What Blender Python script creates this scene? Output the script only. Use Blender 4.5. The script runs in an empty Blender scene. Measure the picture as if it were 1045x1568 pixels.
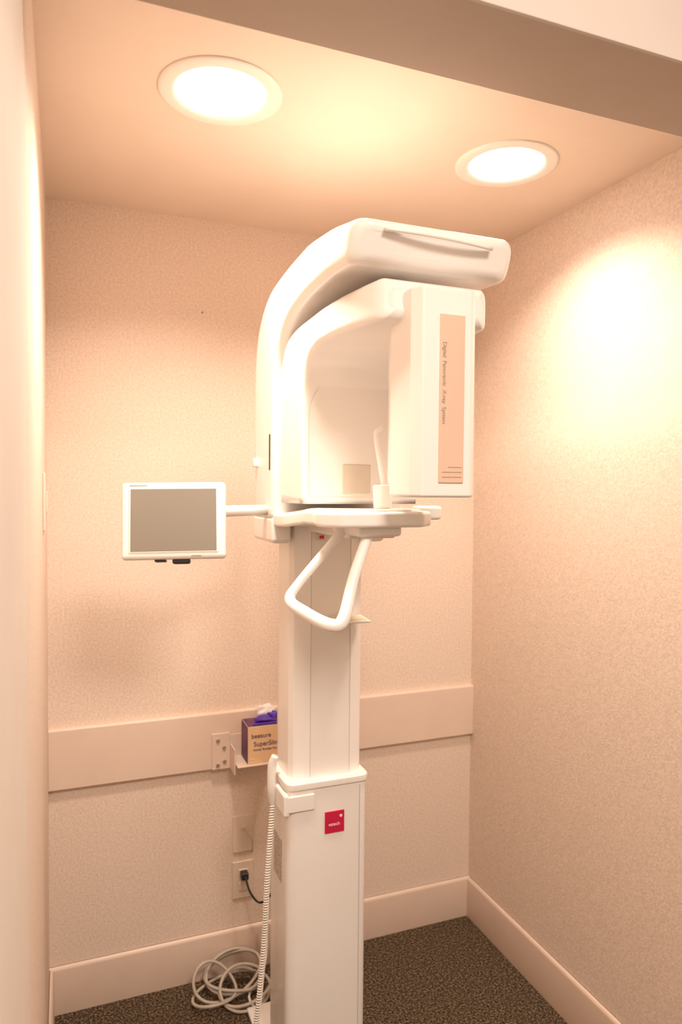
import bpy, bmesh, math
from mathutils import Vector, Matrix, Euler
sc=bpy.context.scene
COL=sc.collection
W=1.463; H=2.44
# ---------------------------------------------------------------- materials
def mat(name,col,rough=.5,coat=0.,metal=0.,noise=None,bump=None,emit=None,spec=.5,tint=None):
    m=bpy.data.materials.new(name); m.use_nodes=True
    nt=m.node_tree; b=nt.nodes['Principled BSDF']
    b.inputs['Base Color'].default_value=(*col,1); b.inputs['Roughness'].default_value=rough
    b.inputs['Metallic'].default_value=metal; b.inputs['Coat Weight'].default_value=coat
    b.inputs['Coat Roughness'].default_value=.08
    b.inputs['Specular IOR Level'].default_value=spec
    if emit:
        b.inputs['Emission Color'].default_value=(*emit[0],1); b.inputs['Emission Strength'].default_value=emit[1]
    tc=nt.nodes.new('ShaderNodeTexCoord')
    if noise:
        sc_,amt,det=noise
        n=nt.nodes.new('ShaderNodeTexNoise'); n.inputs['Scale'].default_value=sc_; n.inputs['Detail'].default_value=det
        nt.links.new(tc.outputs['Object'],n.inputs['Vector'])
        r=nt.nodes.new('ShaderNodeValToRGB')
        r.color_ramp.elements[0].position=.33; r.color_ramp.elements[1].position=.67
        c0=tuple(max(0,c*(1-amt)) for c in col); c1=tuple(min(1,c*(1+amt)) for c in col)
        if tint: c0=tint
        r.color_ramp.elements[0].color=(*c0,1); r.color_ramp.elements[1].color=(*c1,1)
        nt.links.new(n.outputs['Fac'],r.inputs['Fac']); nt.links.new(r.outputs['Color'],b.inputs['Base Color'])
    if bump:
        sc_,st,di=bump
        n=nt.nodes.new('ShaderNodeTexNoise'); n.inputs['Scale'].default_value=sc_; n.inputs['Detail'].default_value=4
        nt.links.new(tc.outputs['Object'],n.inputs['Vector'])
        bp=nt.nodes.new('ShaderNodeBump'); bp.inputs['Strength'].default_value=st; bp.inputs['Distance'].default_value=di
        nt.links.new(n.outputs['Fac'],bp.inputs['Height']); nt.links.new(bp.outputs['Normal'],b.inputs['Normal'])
    return m
M_wall=mat('wallpaper',(.80,.645,.53),.75,noise=(150,.10,4),bump=(170,.4,.002))
M_ceil=mat('ceiling_paint',(.85,.69,.56),.8,noise=(6,.015,2),bump=(220,.06,.001))
M_beam=mat('header_paint_shaded',(.44,.34,.265),.7,noise=(8,.02,3),bump=(150,.1,.001))  # soffit shade put into the colour: darker copy for the header underside
M_trim=mat('trim_paint',(.79,.62,.505),.42,noise=(12,.015,2))
M_out=mat('hall_paint',(.78,.68,.59),.8,noise=(6,.02,2))
M_face=mat('header_paint_lit',(.56,.48,.42),.8,noise=(6,.02,2))  # same header, lighter copy standing in for its lit front face
M_white=mat('machine_white',(.92,.875,.825),.28,coat=.35,noise=(3,.008,1))
M_white2=mat('machine_satin',(.89,.84,.78),.35,coat=.2,noise=(3,.008,1))
M_seam=mat('panel_seam',(.60,.54,.47),.5,noise=(20,.02,1))
M_cream=mat('machine_gloss_panel',(.90,.85,.79),.20,coat=.4,noise=(3,.008,1))
M_gap=mat('gap_dark',(.16,.12,.09),.6,noise=(30,.05,2))
M_copper=mat('copper_panel',(.80,.57,.43),.32,metal=.1,noise=(4,.03,2))
M_plate=mat('collimator_plate',(.74,.66,.54),.35,metal=.2,noise=(20,.02,2))
M_screen=mat('screen_glass',(.245,.215,.175),.22,coat=.3,noise=(2,.03,1))
M_black=mat('black_plastic',(.02,.02,.02),.4,noise=(20,.1,2))
M_red=mat('red_badge',(.62,.015,.07),.35,noise=(10,.04,2))
M_txtw=mat('print_white',(.9,.8,.75),.5,noise=(10,.01,1))
M_txtg=mat('print_grey',(.42,.33,.26),.5,noise=(10,.02,1))
M_txtp=mat('print_purple',(.10,.03,.16),.5,noise=(10,.02,1))
M_label=mat('spec_label',(.55,.50,.43),.4,noise=(140,.35,3))
M_metal=mat('steel',(.6,.56,.5),.3,metal=.9,noise=(40,.05,2))
M_box=mat('carton_tan',(.84,.58,.34),.55,noise=(14,.05,3))
M_boxp=mat('carton_purple',(.13,.04,.12),.5,noise=(25,.3,3))
M_glove=mat('nitrile_purple',(.10,.035,.42),.45,noise=(20,.2,3))
M_tissue=mat('tissue',(.85,.8,.76),.8,noise=(30,.04,2))
M_out_pl=mat('outlet_plate',(.80,.66,.53),.4,noise=(10,.01,1))
M_cable=mat('cable_grey',(.50,.43,.35),.5,noise=(30,.05,2))
M_cord=mat('coil_cord',(.85,.79,.71),.4,noise=(30,.03,2))
M_lens=mat('lamp_lens',(1,1,1),.5,emit=((1,.99,.95),6.0),noise=(4,.01,1))
M_ring=mat('lamp_trim',(.92,.86,.77),.4,noise=(10,.01,1))
M_yel=mat('tray_yellow',(.85,.76,.5),.5,noise=(10,.02,1))
# carpet
def carpet():
    m=mat('carpet',(.06,.05,.04),.95,spec=.1)
    nt=m.node_tree;b=nt.nodes['Principled BSDF'];tc=nt.nodes['Texture Coordinate']
    v=nt.nodes.new('ShaderNodeTexVoronoi');v.inputs['Scale'].default_value=190
    n=nt.nodes.new('ShaderNodeTexNoise');n.inputs['Scale'].default_value=150;n.inputs['Detail'].default_value=3
    nt.links.new(tc.outputs['Object'],v.inputs['Vector']);nt.links.new(tc.outputs['Object'],n.inputs['Vector'])
    r=nt.nodes.new('ShaderNodeValToRGB');e=r.color_ramp.elements
    e[0].position=.36;e[0].color=(.040,.026,.016,1);e[1].position=.66;e[1].color=(.27,.195,.12,1)
    k=e.new(.5);k.color=(.105,.072,.045,1)
    nt.links.new(n.outputs['Fac'],r.inputs['Fac']);nt.links.new(r.outputs['Color'],b.inputs['Base Color'])
    bp=nt.nodes.new('ShaderNodeBump');bp.inputs['Strength'].default_value=.9;bp.inputs['Distance'].default_value=.006
    nt.links.new(v.outputs['Distance'],bp.inputs['Height']);nt.links.new(bp.outputs['Normal'],b.inputs['Normal'])
    return m
M_carpet=carpet()
# ---------------------------------------------------------------- helpers
def root(name):
    e=bpy.data.objects.new(name,None);e.empty_display_size=.1;COL.objects.link(e);return e
def finish(name,bm,m,parent=None,bevel=0,seg=4,smooth=True,angle=35):
    bmesh.ops.recalc_face_normals(bm,faces=bm.faces)
    me=bpy.data.meshes.new(name);bm.to_mesh(me);bm.free()
    me.materials.append(m)
    o=bpy.data.objects.new(name,me);COL.objects.link(o)
    if smooth:
        for p in me.polygons:p.use_smooth=True
    if bevel:
        b=o.modifiers.new('bevel','BEVEL');b.width=bevel;b.segments=seg;b.limit_method='ANGLE';b.angle_limit=math.radians(angle)
    if smooth:
        w=o.modifiers.new('wn','WEIGHTED_NORMAL');w.keep_sharp=True
    if parent:o.parent=parent
    return o
def box(name,x0,x1,y0,y1,z0,z1,m,parent=None,bevel=0,seg=3,mx=None):
    bm=bmesh.new()
    bmesh.ops.create_cube(bm,size=1)
    for v in bm.verts:
        v.co=Vector(((x0+x1)/2+v.co.x*(x1-x0),(y0+y1)/2+v.co.y*(y1-y0),(z0+z1)/2+v.co.z*(z1-z0)))
        if mx: v.co=mx@v.co
    return finish(name,bm,m,parent,bevel,seg,smooth=bevel>0)
def prism(name,pts,axis,a,b,m,parent=None,bevel=0,seg=4,angle=35,fn=None):
    bm=bmesh.new()
    def mk(p,t):
        return {'x':(t,p[0],p[1]),'y':(p[0],t,p[1]),'z':(p[0],p[1],t)}[axis]
    A=[bm.verts.new(mk(p,a)) for p in pts];B=[bm.verts.new(mk(p,b)) for p in pts]
    n=len(pts)
    bm.faces.new(A);bm.faces.new(B[::-1])
    for i in range(n):bm.faces.new((A[i],B[i],B[(i+1)%n],A[(i+1)%n]))
    if fn:
        for v in bm.verts:v.co=Vector(fn(v.co))
    return finish(name,bm,m,parent,bevel,seg,True,angle)
def fillet(pts,n=6):
    out=[];N=len(pts)
    for i in range(N):
        p=Vector(pts[i][:2]);r=pts[i][2]
        if r<=0: out.append(tuple(p));continue
        d0=(Vector(pts[i-1][:2])-p);d1=(Vector(pts[(i+1)%N][:2])-p)
        l0,l1=d0.length,d1.length;d0.normalize();d1.normalize()
        ang=d0.angle(d1);t=min(r/math.tan(ang/2),l0*.49,l1*.49)
        a=p+d0*t;b=p+d1*t
        for k in range(n+1):
            s=k/n;out.append(tuple(a*(1-s)**2+p*2*s*(1-s)+b*s*s))
    return out
def catmull(P,n=10):
    P=[Vector(p) for p in P];out=[]
    Q=[P[0]*2-P[1]]+P+[P[-1]*2-P[-2]]
    for i in range(1,len(Q)-2):
        p0,p1,p2,p3=Q[i-1:i+3]
        for k in range(n):
            t=k/n
            out.append(.5*((2*p1)+(p2-p0)*t+(2*p0-5*p1+4*p2-p3)*t*t+(3*p1-p0-3*p2+p3)*t**3))
    out.append(P[-1]);return out
def tube(name,path,r,m,parent=None,seg=12,flat=1.):
    bm=bmesh.new();n=len(path);rs=r if isinstance(r,(list,tuple)) else None
    up=Vector((0,0,1));prev=None;rings=[]
    for i,p in enumerate(path):
        t=(path[min(i+1,n-1)]-path[max(i-1,0)]).normalized()
        if prev is None:
            s=t.cross(up)
            if s.length<.05:s=t.cross(Vector((1,0,0)))
            s.normalize()
        else:
            s=(prev-t*prev.dot(t)).normalized()
        prev=s;q=t.cross(s)
        if rs:
            f=i/(n-1)*(len(rs)-1);a=int(f);b=min(a+1,len(rs)-1);rr=rs[a]+(rs[b]-rs[a])*(f-a)
        else:rr=r
        rings.append([bm.verts.new(p+(s*math.cos(k*2*math.pi/seg)+q*math.sin(k*2*math.pi/seg)*flat)*rr) for k in range(seg)])
    for i in range(n-1):
        for k in range(seg):bm.faces.new((rings[i][k],rings[i][(k+1)%seg],rings[i+1][(k+1)%seg],rings[i+1][k]))
    bm.faces.new(rings[0][::-1]);bm.faces.new(rings[-1])
    bmesh.ops.recalc_face_normals(bm,faces=bm.faces)
    me=bpy.data.meshes.new(name);bm.to_mesh(me);bm.free();me.materials.append(m)
    for p in me.polygons:p.use_smooth=True
    o=bpy.data.objects.new(name,me);COL.objects.link(o)
    if parent:o.parent=parent
    return o
def resample(P,n):
    P=[Vector(p) for p in P];L=[0]
    for i in range(1,len(P)):L.append(L[-1]+(P[i]-P[i-1]).length)
    out=[];j=0
    for k in range(n):
        s=L[-1]*k/(n-1)
        while j<len(P)-2 and L[j+1]<s:j+=1
        f=(s-L[j])/max(1e-9,L[j+1]-L[j]);out.append(P[j].lerp(P[j+1],min(1,f)))
    return out
def arcloft(name,outer,inner,n,xc,hwf,rad,m,parent,endround=0,fn=None,pwr=1):
    """shell swept between an outer and an inner side-profile curve in (y,z);
       every section is a rounded rectangle of half-width hwf(t) in x"""
    O=resample(outer,n);I=resample(inner,n)
    secs=[]
    for k in range(n):
        t=k/(n-1);secs.append((O[k],I[k],hwf(t),0.))
    if endround:
        d=((O[-1]+I[-1])/2-(O[-2]+I[-2])/2).normalized()
        for a in (20,40,60,80,90):
            an=math.radians(a);off=endround*math.sin(an);ins=endround*(1-math.cos(an))
            secs.append((O[-1]+d*off,I[-1]+d*off,hwf(1),ins))
    bm=bmesh.new();rows=[]
    for o,i,hw,ins in secs:
        c=(o+i)/2;e=(o-i);th=e.length/2-ins;e.normalize();h=hw-ins
        r=min(rad,th*.95,h*.95)
        pts=fillet([(-h,-th,r),(h,-th,r),(h,th,r),(-h,th,r)],7)
        row=[]
        for px,pe in pts:
            q=c+e*pe;v=Vector((xc+px,q.x,q.y))
            if fn:v=Vector(fn(v,px/max(h,1e-6)))
            row.append(bm.verts.new(v))
        rows.append(row)
    k=len(rows[0])
    for a in range(len(rows)-1):
        for b in range(k):bm.faces.new((rows[a][b],rows[a][(b+1)%k],rows[a+1][(b+1)%k],rows[a+1][b]))
    bm.faces.new(rows[0]);bm.faces.new(rows[-1][::-1])
    return finish(name,bm,m,parent)
def text(name,body,size,mx,m,parent,sx=1):
    cu=bpy.data.curves.new(name,'FONT');cu.body=body;cu.size=size;cu.extrude=.0003;cu.align_x='CENTER';cu.align_y='CENTER'
    t=bpy.data.objects.new(name+'_c',cu);COL.objects.link(t)
    bpy.context.view_layer.update()
    me=bpy.data.meshes.new_from_object(t.evaluated_get(bpy.context.evaluated_depsgraph_get()))
    bpy.data.objects.remove(t)
    me.transform(mx@Matrix.Diagonal((sx,1,1,1)));me.materials.clear();me.materials.append(m)
    o=bpy.data.objects.new(name,me);COL.objects.link(o);o.parent=parent;return o
def cyl(name,c,r,h,axis,m,parent=None,bevel=0,seg=32,r2=None):
    bm=bmesh.new();bmesh.ops.create_cone(bm,cap_ends=True,segments=seg,radius1=r,radius2=r if r2 is None else r2,depth=h)
    R={'z':Matrix.Identity(4),'y':Matrix.Rotation(math.pi/2,4,'X'),'x':Matrix.Rotation(math.pi/2,4,'Y')}[axis]
    for v in bm.verts:v.co=Vector(c)+(R@v.co)
    return finish(name,bm,m,parent,bevel,2)
FACE=Matrix.Rotation(math.pi/2,4,'X')   # text facing -y
# ---------------------------------------------------------------- room shell
HY0,HY1,HZ=-1.18,-1.36,2.30      # header inner / outer y, soffit z
box('floor',-1.0,3.2,-4.2,.1,-.1,0,M_carpet)
box('ceiling',-.15,W+.15,HY0,.1,H,H+.1,M_ceil)
box('wall_back',-.15,W+.15,0,.12,0,H,M_wall)
box('wall_left',-.14,0,HY0,0,0,H,M_wall)
box('wall_right',W,W+.14,HY0,0,0,H,M_wall)
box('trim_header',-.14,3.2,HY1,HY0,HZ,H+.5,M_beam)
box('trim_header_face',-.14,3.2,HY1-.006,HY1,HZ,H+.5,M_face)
box('trim_jamb_left',-.14,.0,HY1-.3,HY0,0,HZ,M_out,bevel=.004)
box('trim_jamb_right',W,W+.14,HY1,HY0,0,HZ,M_out)
box('wall_hall_right',W+.14,3.2,HY1,HY0,0,HZ,M_out)
box('wall_hall_left',-.14,-.012,-4.2,HY1-.3,0,2.9,M_out)
box('wall_hall_left_upper',-.14,-.012,HY1-.3,HY1-.006,HZ,2.9,M_out)
box('wall_hall_rear',-.14,3.2,-4.3,-4.2,0,2.9,M_out)
box('wall_hall_side',3.2,3.3,-4.2,HY0,0,2.9,M_out)
box('ceiling_hall',-.14,3.3,-4.3,HY0,2.9,3.0,M_out)
BP=[(0,0),(-.014,0),(-.014,.134),(-.006,.144),(0,.144)]
prism('baseboard_back',[(y,z) for y,z in BP],'x',0,W,M_trim)
prism('baseboard_right',[(W+a,z) for a,z in BP],'y',HY0,-.014,M_trim)
prism('baseboard_left',[(-a,z) for a,z in BP],'y',HY0,-.014,M_trim)
prism('trim_chair_rail',[(0,.688),(-.018,.690),(-.02,.866),(-.016,.872),(0,.872)],'x',0,W,M_trim,bevel=.0015,seg=2)
box('wall_nail',.455,.459,-.004,0,2.149,2.153,M_gap)
sp=root('light_switch')
box('plate',0,.006,-.42,-.35,1.49,1.63,M_trim,sp,.002)
box('rocker',.006,.010,-.40,-.37,1.535,1.585,M_trim,sp,.001)
# ---------------------------------------------------------------- downlights
LAMP=(1,.862,.74)
def downlight(x,y,en):
    r=root('recessed_downlight')
    bm=bmesh.new();prof=[(.131,H),(.131,H-.003),(.124,H-.0065),(.106,H-.007),(.098,H-.003),(.095,H-.0005)]
    n=72;rings=[[bm.verts.new((x+a*math.cos(2*math.pi*k/n),y+a*math.sin(2*math.pi*k/n),z)) for k in range(n)] for a,z in prof]
    for i in range(len(prof)-1):
        for k in range(n):bm.faces.new((rings[i][k],rings[i][(k+1)%n],rings[i+1][(k+1)%n],rings[i+1][k]))
    finish('trim_ring',bm,M_ring,r)
    cyl('lens',(x,y,H-.001),.0955,.002,'z',M_lens,r,seg=72)
    ld=bpy.data.lights.new('lamp','AREA');ld.shape='DISK';ld.size=.18;ld.energy=en;ld.color=LAMP;ld.spread=2.35
    lo=bpy.data.objects.new('lamp',ld);lo.location=(x,y,H-.009);COL.objects.link(lo);lo.parent=r
downlight(.364,-.735,10.5);downlight(1.118,-.685,8.3)
hl=root('hall_fill_light')  # added fill lamp and panel, out of view, to brighten the machine front
box('fill_panel',.35,.95,-2.9,-2.3,2.885,2.9,M_ring,hl,.004)
ld=bpy.data.lights.new('hall_fill','AREA');ld.shape='SQUARE';ld.size=.56;ld.energy=54;ld.color=(1,.88,.78)
lo=bpy.data.objects.new('hall_fill',ld);lo.location=(.65,-2.6,2.88);COL.objects.link(lo);lo.parent=hl
# ---------------------------------------------------------------- panoramic x-ray machine
X=root('dental_panoramic_xray_machine')
base=fillet([(.587,-.36,.01),(.587,-.525,.028),(.815,-.525,.028),(.815,-.36,.01)],5)
prism('column_lower',base,'z',.012,.812,M_white,X,.003,3,60)
box('column_lower_seam',.7895,.7908,-.5262,-.52,.02,.80,M_seam,X)
def grow(pts,d,cx=.701,cy=-.4425):
    sx=1+d/.114;sy=1+d/.0825
    return [(cx+(x-cx)*sx,cy+(y-cy)*sy) for x,y in pts]
prism('column_collar',grow(base,.004),'z',.806,.826,M_white,X,.004,3,60)
box('column_rear_mast',.63,.77,-.37,-.27,.012,1.2,M_white2,X,.006)
box('floor_plate',.56,.84,-.50,-.20,0,.014,M_white2,X,.004)
up=[(.603,-.375),(.603,-.470),(.612,-.488),(.648,-.500),(.655,-.503),(.768,-.503),(.776,-.500),(.803,-.488),(.812,-.470),(.812,-.375)]
prism('column_upper',up,'z',.80,1.93,M_white,X,.0025,3,15)
box('column_seam_l',.6545,.6556,-.5036,-.49,.83,1.93,M_seam,X)
box('column_seam_r',.7670,.7681,-.5036,-.49,.83,1.93,M_seam,X)
# carriage + hood
ho=[(-.318,1.51),(-.315,1.80)]+[tuple(v.xy) for v in catmull([(-.315,1.80,0),(-.318,1.93,0),(-.355,2.035,0),(-.45,2.10,0),(-.60,2.122,0),(-.80,2.128,0)],8)][1:]+[(-.95,2.112),(-1.050,2.092)]
hi=[(-.520,1.51),(-.520,1.80)]+[tuple(v.xy) for v in catmull([(-.520,1.80,0),(-.526,1.90,0),(-.575,1.968,0),(-.66,2.004,0),(-.78,2.018,0)],8)][1:]+[(-.92,2.020),(-1.020,2.014)]
def hw_hood(t):
    s=max(0,min(1,(t-.45)/.5));s=s*s*(3-2*s)
    return .158+.018*s
def hood_fn(v,u):
    t=max(0,min(1,(-v.y-.5)/.55))
    y=v.y-(.022*(1-u*u) if v.y<-1.0 else 0)*min(1,(-v.y-1.0)/.04 if v.y<-1.0 else 0)
    return (v.x+.008*t,y,v.z+.004*t*(1-u*u))
arcloft('carriage_hood',ho,hi,44,.703,hw_hood,.028,M_white,X,endround=.022,fn=hood_fn)
sl=[]
for i in range(13):
    u=-.66+1.30*i/12
    sl.append(Vector((.711+.176*u,-1.0625-.022*(1-u*u),2.072-.007*i/12)))
tube('hood_slot_strip',sl,.0038,M_white,X,14)
box('carriage_foot_left',.5435,.596,-.517,-.321,1.455,1.525,M_white,X,.012)
box('carriage_foot_right',.810,.8625,-.517,-.321,1.455,1.525,M_white,X,.012)
box('carriage_slot',.5435,.549,-.489,-.481,1.645,1.737,M_black,X)
box('carriage_knob',.532,.548,-.37,-.35,1.655,1.68,M_white2,X,.004)
cyl('rotor_bearing',(.71,-.78,2.01),.07,.03,'z',M_gap,X,0)
# rotor : C shaped tube-head + bridge
ro=[(-.532,1.562),(-.532,1.84)]+[tuple(v.xy) for v in catmull([(-.532,1.84,0),(-.536,1.91,0),(-.575,1.957,0),(-.65,1.975,0),(-.76,1.980,0)],8)][1:]+[(-1.030,1.990)]
ri=[(-.712,1.562),(-.712,1.76)]+[tuple(v.xy) for v in catmull([(-.712,1.76,0),(-.718,1.83,0),(-.745,1.885,0),(-.80,1.908,0),(-.86,1.912,0)],8)][1:]+[(-1.030,1.915)]
def rotor_fn(v,u):
    c=v.copy();t=max(0,(-c.y-.80)/.26)
    c.x=.712+(c.x-.712)*(1-.24*t**2.0)+.008*t**2
    top=max(0,(v.z-1.94)/.04)
    c.z+=.016*top*(1-u*u)*min(1,max(0,(-v.y-.6)/.2))
    if t>0:c.y-=.032*(1-u*u)*min(1,t)**2
    return c
arcloft('rotor_c_arm',ro,ri,44,.709,lambda t:.150,.018,M_white,X,endround=.020,fn=rotor_fn)
def concave():
    bm=bmesh.new();nx,nz=20,24;g=[]
    for j in range(nz+1):
        tz=j/nz;z=1.580+(1.875-1.580)*tz;row=[]
        for i in range(nx+1):
            u=i/nx*2-1;ww=.134*(1 if tz<.62 else math.sqrt(max(0,1-((tz-.62)/.42)**2)))
            x=.709+u*ww
            yb=-.7130-(.0 if z<1.78 else .55*(z-1.78)**1.6)
            row.append(bm.verts.new((x,yb-.001,z)))
        g.append(row)
    for j in range(nz):
        for i in range(nx):bm.faces.new((g[j][i],g[j][i+1],g[j+1][i+1],g[j+1][i]))
    return finish('tube_head_face',bm,M_cream,X)
concave()
box('collimator_plate',.658,.730,-.7165,-.700,1.585,1.655,M_plate,X,.002)
# sensor head
S=fillet([(.642,-1.000,.008),(.647,-1.082,.006),(.661,-1.105,.008),(.764,-1.105,.012),(.781,-1.089,.012),(.781,-1.000,.01)],4)
prism('sensor_housing',S,'z',1.583,1.972,M_white,X,.006,3,60)
S2=fillet([(.677,-.920,.015),(.650,-1.010,.0),(.779,-1.010,0),(.758,-.920,.015)],4)
prism('sensor_rear_body',S2,'z',1.605,1.93,M_white2,X,.012,4,60)
box('sensor_copper_panel',.695,.748,-1.1075,-1.100,1.610,1.922,M_copper,X,.0015,2)
text('sensor_text','Digital  Panoramic  X-ray  System',.0111,Matrix.Translation((.7045,-1.108,1.795))@FACE@Matrix.Rotation(-math.pi/2,4,'Z'),M_txtg,X)
for i in range(3):
    box('sensor_mark_%d'%(i+1),.702+(.012 if i==0 else 0),.743,-1.1082,-1.107,1.639-i*.0092,1.6402-i*.0092,M_txtg,X)
# chin-rest table
tab=fillet([(.548,-.50,.01),(.543,-.62,.05),(.556,-.72,.06),(.538,-.84,.05),(.520,-.925,.03),(.555,-.972,.03),(.735,-.975,.03),(.776,-.935,.03),(.81,-.75,.05),(.815,-.50,.01)],6)
def tabfn(v):
    t=max(0,min(1,(-v.y-.55)/.25));t=t*t*(3-2*t)
    return (v.x,v.y,v.z-.020*(1-t))
prism('chin_rest_table',tab,'z',1.520,1.552,M_white,X,.008,4,50,fn=tabfn)
tab2=[(.665+(x-.665)*.86,-.75+(y+.75)*.84) for x,y in tab]
prism('table_top_inlay',tab2,'z',1.551,1.556,M_cream,X,.002,2,50,fn=tabfn)
box('handle_bracket',.60,.70,-.95,-.80,1.500,1.524,M_white2,X,.008)
box('table_under_bracket',.64,.76,-.80,-.50,1.485,1.52,M_white2,X,.008)
hp=catmull([(.605,-.86,1.515),(.575,-.865,1.480),(.500,-.872,1.400),(.478,-.885,1.370),(.492,-.93,1.352),(.528,-.985,1.333),(.552,-.995,1.345),(.585,-.965,1.420),(.632,-.925,1.500),(.645,-.915,1.520)],12)
tube('patient_handle',hp,[.0115,.0105,.010,.0115,.013,.0135,.013,.0115,.011,.012],M_white,X,20)
box('table_right_nub',.80,.862,-.83,-.79,1.528,1.560,M_white2,X,.008)
cyl('bite_block_base',(.700,-.85,1.581),.020,.052,'z',M_white2,X,.004,28,.022)
tube('bite_rod',catmull([(.707,-.85,1.59),(.698,-.85,1.64),(.685,-.85,1.70),(.684,-.85,1.722),(.697,-.85,1.732)],8),[.008,.008,.006,.006,.006],M_white,X,12)
prism('column_shelf',[(.690,-.500),(.672,-.585),(.790,-.590),(.800,-.500)],'z',1.250,1.256,M_white,X,.0015,2)
box('shelf_liner',.70,.785,-.575,-.51,1.2555,1.2575,M_yel,X,.0005)
box('button_housing',.668,.690,-.512,-.500,1.462,1.480,M_plate,X,.002)
box('button_red',.674,.686,-.515,-.511,1.466,1.474,M_red,X,.001)
box('badge_red',.690,.745,-.5275,-.524,.680,.738,M_red,X,.0006,2)
text('badge_text','vatech',.0125,Matrix.Translation((.716,-.5278,.703))@FACE,M_txtw,X)
cyl('badge_dot',(.735,-.5279,.724),.004,.001,'y',M_txtw,X)
box('spec_label',.5862,.5875,-.475,-.40,.54,.655,M_label,X)
box('handset_holster',.575,.592,-.53,-.43,.742,.800,M_white,X,.006)
box('holster_band',.583,.66,-.5305,-.520,.752,.795,M_white,X,.003)
tube('exposure_handset',catmull([(.570,-.44,.745),(.566,-.445,.79),(.567,-.445,.85),(.574,-.45,.878)],8),[.010,.012,.012,.010],M_white,X,16)
pts=catmull([(.569,-.445,.742),(.560,-.46,.68),(.545,-.48,.55),(.535,-.49,.40),(.515,-.50,.22),(.490,-.50,.06),(.475,-.47,.012)],60)
hel=[];L=0
for i in range(len(pts)-1):
    a,b=pts[i],pts[i+1];t=(b-a).normalized();s=t.cross(Vector((0,1,0))).normalized();q=t.cross(s)
    for k in range(6):
        p=a.lerp(b,k/6);ph=L/.0066*2*math.pi
        hel.append(p+(s*math.cos(ph)+q*math.sin(ph))*.0062);L+=(b-a).length/6
tube('handset_coil_cord',hel,.0021,M_cord,X,6)
MM=Matrix.Translation((.287,-.59,1.520))@Matrix.Rotation(math.radians(-14),4,'Z')@Matrix.Rotation(math.radians(-9),4,'X')@Matrix.Rotation(math.radians(-1.0),4,'Y')
box('monitor_body',-.119,.119,-.012,.022,-.090,.090,M_white,X,.010,4,MM)
box('monitor_bezel_lip',-.101,.101,-.0135,-.010,-.075,.077,M_white2,X,.001,2,MM)
box('monitor_screen',-.097,.097,-.0145,-.012,-.071,.073,M_screen,X,.0005,2,MM)
box('monitor_logo',.04,.062,-.0132,-.0115,-.0835,-.081,M_txtg,X,0,2,MM)
box('monitor_logo_top',-.10,-.06,-.0132,-.0115,.081,.0825,M_txtg,X,0,2,MM)
box('monitor_back',-.07,.07,.02,.045,-.06,.06,M_white2,X,.01,4,MM)
box('monitor_knob',-.005,.035,0,.03,-.100,-.087,M_black,X,.004,2,MM)
box('monitor_plug',-.045,-.02,.0,.03,-.095,-.088,M_black,X,.002,2,MM)
cyl('monitor_hinge',(.395,-.555,1.538),.015,.05,'z',M_white,X,.003)
tube('monitor_arm',[Vector((.33,-.545,1.54)),Vector((.40,-.55,1.54)),Vector((.48,-.49,1.54)),Vector((.55,-.45,1.54))],.014,M_white,X,16,1.0)
# ---------------------------------------------------------------- wall bracket with glove box
B=root('glove_box_bracket')
box('mount_plate',.487,.545,-.026,-.020,.690,.806,M_trim,B,.001)
for i,(a,b) in enumerate([(.505,.785),(.525,.76),(.505,.705),(.527,.715)]):
    cyl('screw_%d'%(i+1),(a,-.028,b),.006,.006,'y',M_metal,B,.001,16)
box('tray_back',.545,.70,-.026,-.022,.682,.80,M_trim,B,.001)
box('tray_bottom',.548,.70,-.125,-.022,.724,.728,M_trim,B,.001)
box('tray_lip_left',.545,.549,-.09,-.022,.690,.77,M_trim,B,.001)
G=root('nitrile_glove_box')
dz=.012
box('carton',.582,.702,-.115,-.03,.7165+dz,.835+dz,M_box,G,.001,2)
box('carton_purple_side',.5812,.5822,-.114,-.031,.718+dz,.834+dz,M_boxp,G)
box('carton_purple_top',.583,.701,-.114,-.031,.8345+dz,.8355+dz,M_boxp,G)
box('carton_flap',.600,.70,-.113,-.105,.8355+dz,.842+dz,M_glove,G,.001)
text('carton_text_a','beesure',.020,Matrix.Translation((.625,-.1156,.816))@FACE,M_txtp,G)
text('carton_text_b','SuperSlim',.021,Matrix.Translation((.642,-.1156,.790))@FACE,M_txtp,G)
text('carton_text_c','Nitrile Powder Free',.010,Matrix.Translation((.640,-.1156,.772))@FACE,M_txtp,G)
text('carton_text_d','M',.014,Matrix.Translation((.596,-.1156,.741))@FACE,M_txtw,G)
def blob(name,c,s,m,parent,seed,k=.35):
    import random
    rnd=random.Random(seed)
    bm=bmesh.new();bmesh.ops.create_icosphere(bm,subdivisions=3,radius=1)
    ph=[(Vector((rnd.uniform(-1,1),rnd.uniform(-1,1),rnd.uniform(-1,1)))*5,rnd.uniform(0,6)) for _ in range(5)]
    for v in bm.verts:
        d=1+k*sum(math.sin(v.co.dot(a)+b) for a,b in ph)/3
        v.co=Vector((c[0]+v.co.x*s[0]*d,c[1]+v.co.y*s[1]*d,c[2]+v.co.z*s[2]*d))
    return finish(name,bm,m,parent)
blob('glove_tuft',(.645,-.075,.854),(.038,.022,.013),M_glove,G,3)
blob('glove_tuft_b',(.672,-.065,.860),(.02,.018,.014),M_glove,G,5)
blob('tissue_tuft',(.655,-.05,.872),(.03,.012,.020),M_tissue,G,9,.5)
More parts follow.
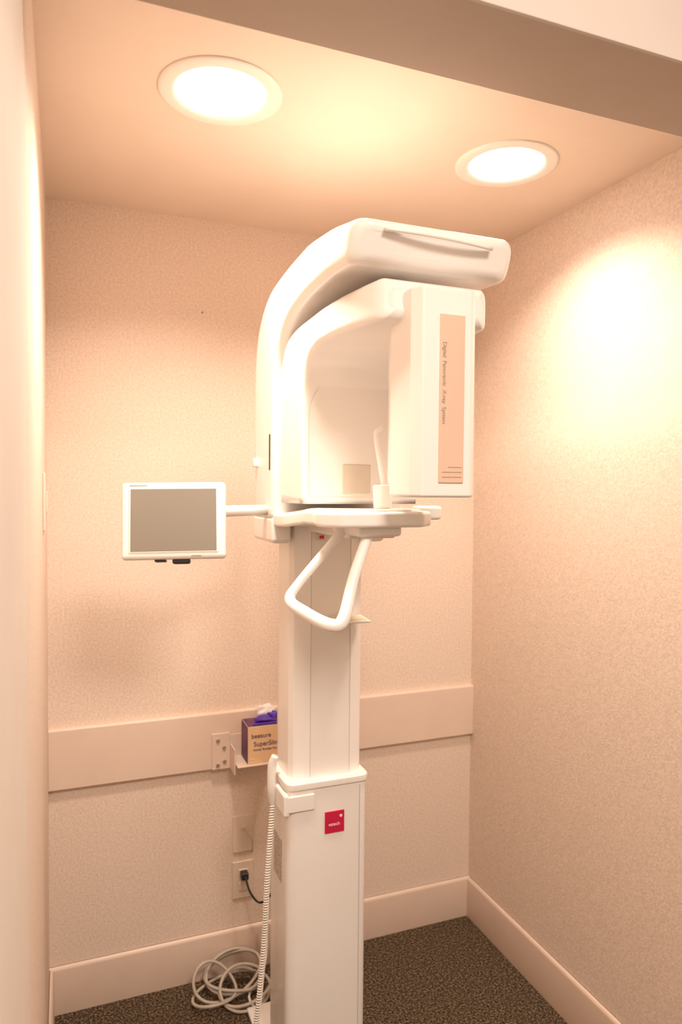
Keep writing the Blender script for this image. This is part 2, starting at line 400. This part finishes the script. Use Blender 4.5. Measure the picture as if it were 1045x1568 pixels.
# ---------------------------------------------------------------- outlets
def outlet(x0,x1,z0,z1,kind):
    r=root('phone_jack' if kind else 'wall_outlet')
    box('plate',x0,x1,-.006,0,z0,z1,M_out_pl,r,.002)
    cx=(x0+x1)/2;cz=(z0+z1)/2
    if kind:
        box('jack',cx-.008,cx+.008,-.009,-.005,cz+.012,cz+.026,M_trim,r,.001)
        tube('jack_lead',catmull([(cx,-.008,cz+.018),(cx+.008,-.03,cz+.015),(cx+.022,-.035,cz-.01),(cx+.026,-.02,cz-.06)],8),.0022,M_cable,r,8)
    else:
        for s in (-1,1):
            box('socket_%s'%('a' if s<0 else 'b'),cx-.016,cx+.016,-.009,-.005,cz+s*.022-.014,cz+s*.022+.014,M_trim,r,.003)
        box('plug',cx-.012,cx+.012,-.035,-.008,cz+.010,cz+.034,M_black,r,.004)
        tube('plug_cord',catmull([(cx,-.034,cz+.022),(cx+.012,-.06,cz-.02),(cx+.04,-.08,cz-.045),(cx+.07,-.12,cz+.01),(cx+.075,-.16,cz+.12),(cx+.05,-.2,cz+.22)],8),.0035,M_black,r,8)
outlet(.560,.630,.395,.517,True)
outlet(.560,.630,.240,.363,False)
# ---------------------------------------------------------------- loose cable coils
K=root('cable_coil')
P=[]
NL=6
for i in range(NL*14):
    a=i/14*2*math.pi;lp=i/14/NL
    R=.085+.03*math.sin(i*.23+1)
    cx=.53+.045*math.sin(lp*9);cy=-.115+.025*math.cos(lp*9)
    tilt=.45+.35*math.sin(lp*13)
    x=cx+R*math.cos(a);yy=R*math.sin(a)*.75
    P.append((x,cy+yy*math.cos(tilt),max(.007,.012+.055*(1+math.sin(a))*math.sin(tilt)+.012*math.sin(i*.7)+.015*lp)))
P+=[(.64,-.14,.008),(.60,-.21,.008),(.57,-.29,.008),(.60,-.36,.007)]
tube('loops',catmull(P,4),.0048,M_cable,K,8)
tube('loose_lead',catmull([(.66,-.04,.20),(.665,-.05,.10),(.64,-.09,.03),(.58,-.15,.008),(.60,-.24,.008),(.64,-.3,.008)],8),.004,M_cord,K,8)
# ---------------------------------------------------------------- world + camera
w=bpy.data.worlds.new('world');sc.world=w;w.use_nodes=True
w.node_tree.nodes['Background'].inputs[0].default_value=(1,.85,.7,1);w.node_tree.nodes['Background'].inputs[1].default_value=.3
yaw,pitch,roll=.3728,-.033,.0083
fwd=Vector((math.sin(yaw),math.cos(yaw),0));right=Vector((math.cos(yaw),-math.sin(yaw),0));upv=Vector((0,0,1))
f2=fwd*math.cos(pitch)+upv*math.sin(pitch);u2=upv*math.cos(pitch)-fwd*math.sin(pitch)
r3=right*math.cos(roll)+u2*math.sin(roll);u3=u2*math.cos(roll)-right*math.sin(roll)
cd=bpy.data.cameras.new('camera');cd.sensor_fit='VERTICAL';cd.sensor_height=36;cd.sensor_width=24;cd.lens=1081.89/1568*36
cd.clip_start=.02
cd.dof.use_dof=True;cd.dof.focus_distance=1.55;cd.dof.aperture_fstop=3.2
co=bpy.data.objects.new('camera',cd);COL.objects.link(co)
mx=Matrix((r3,u3,-f2)).transposed().to_4x4();mx.translation=Vector((.05,-2.2614,1.5979));co.matrix_world=mx
sc.camera=co
sc.view_settings.view_transform='Standard'
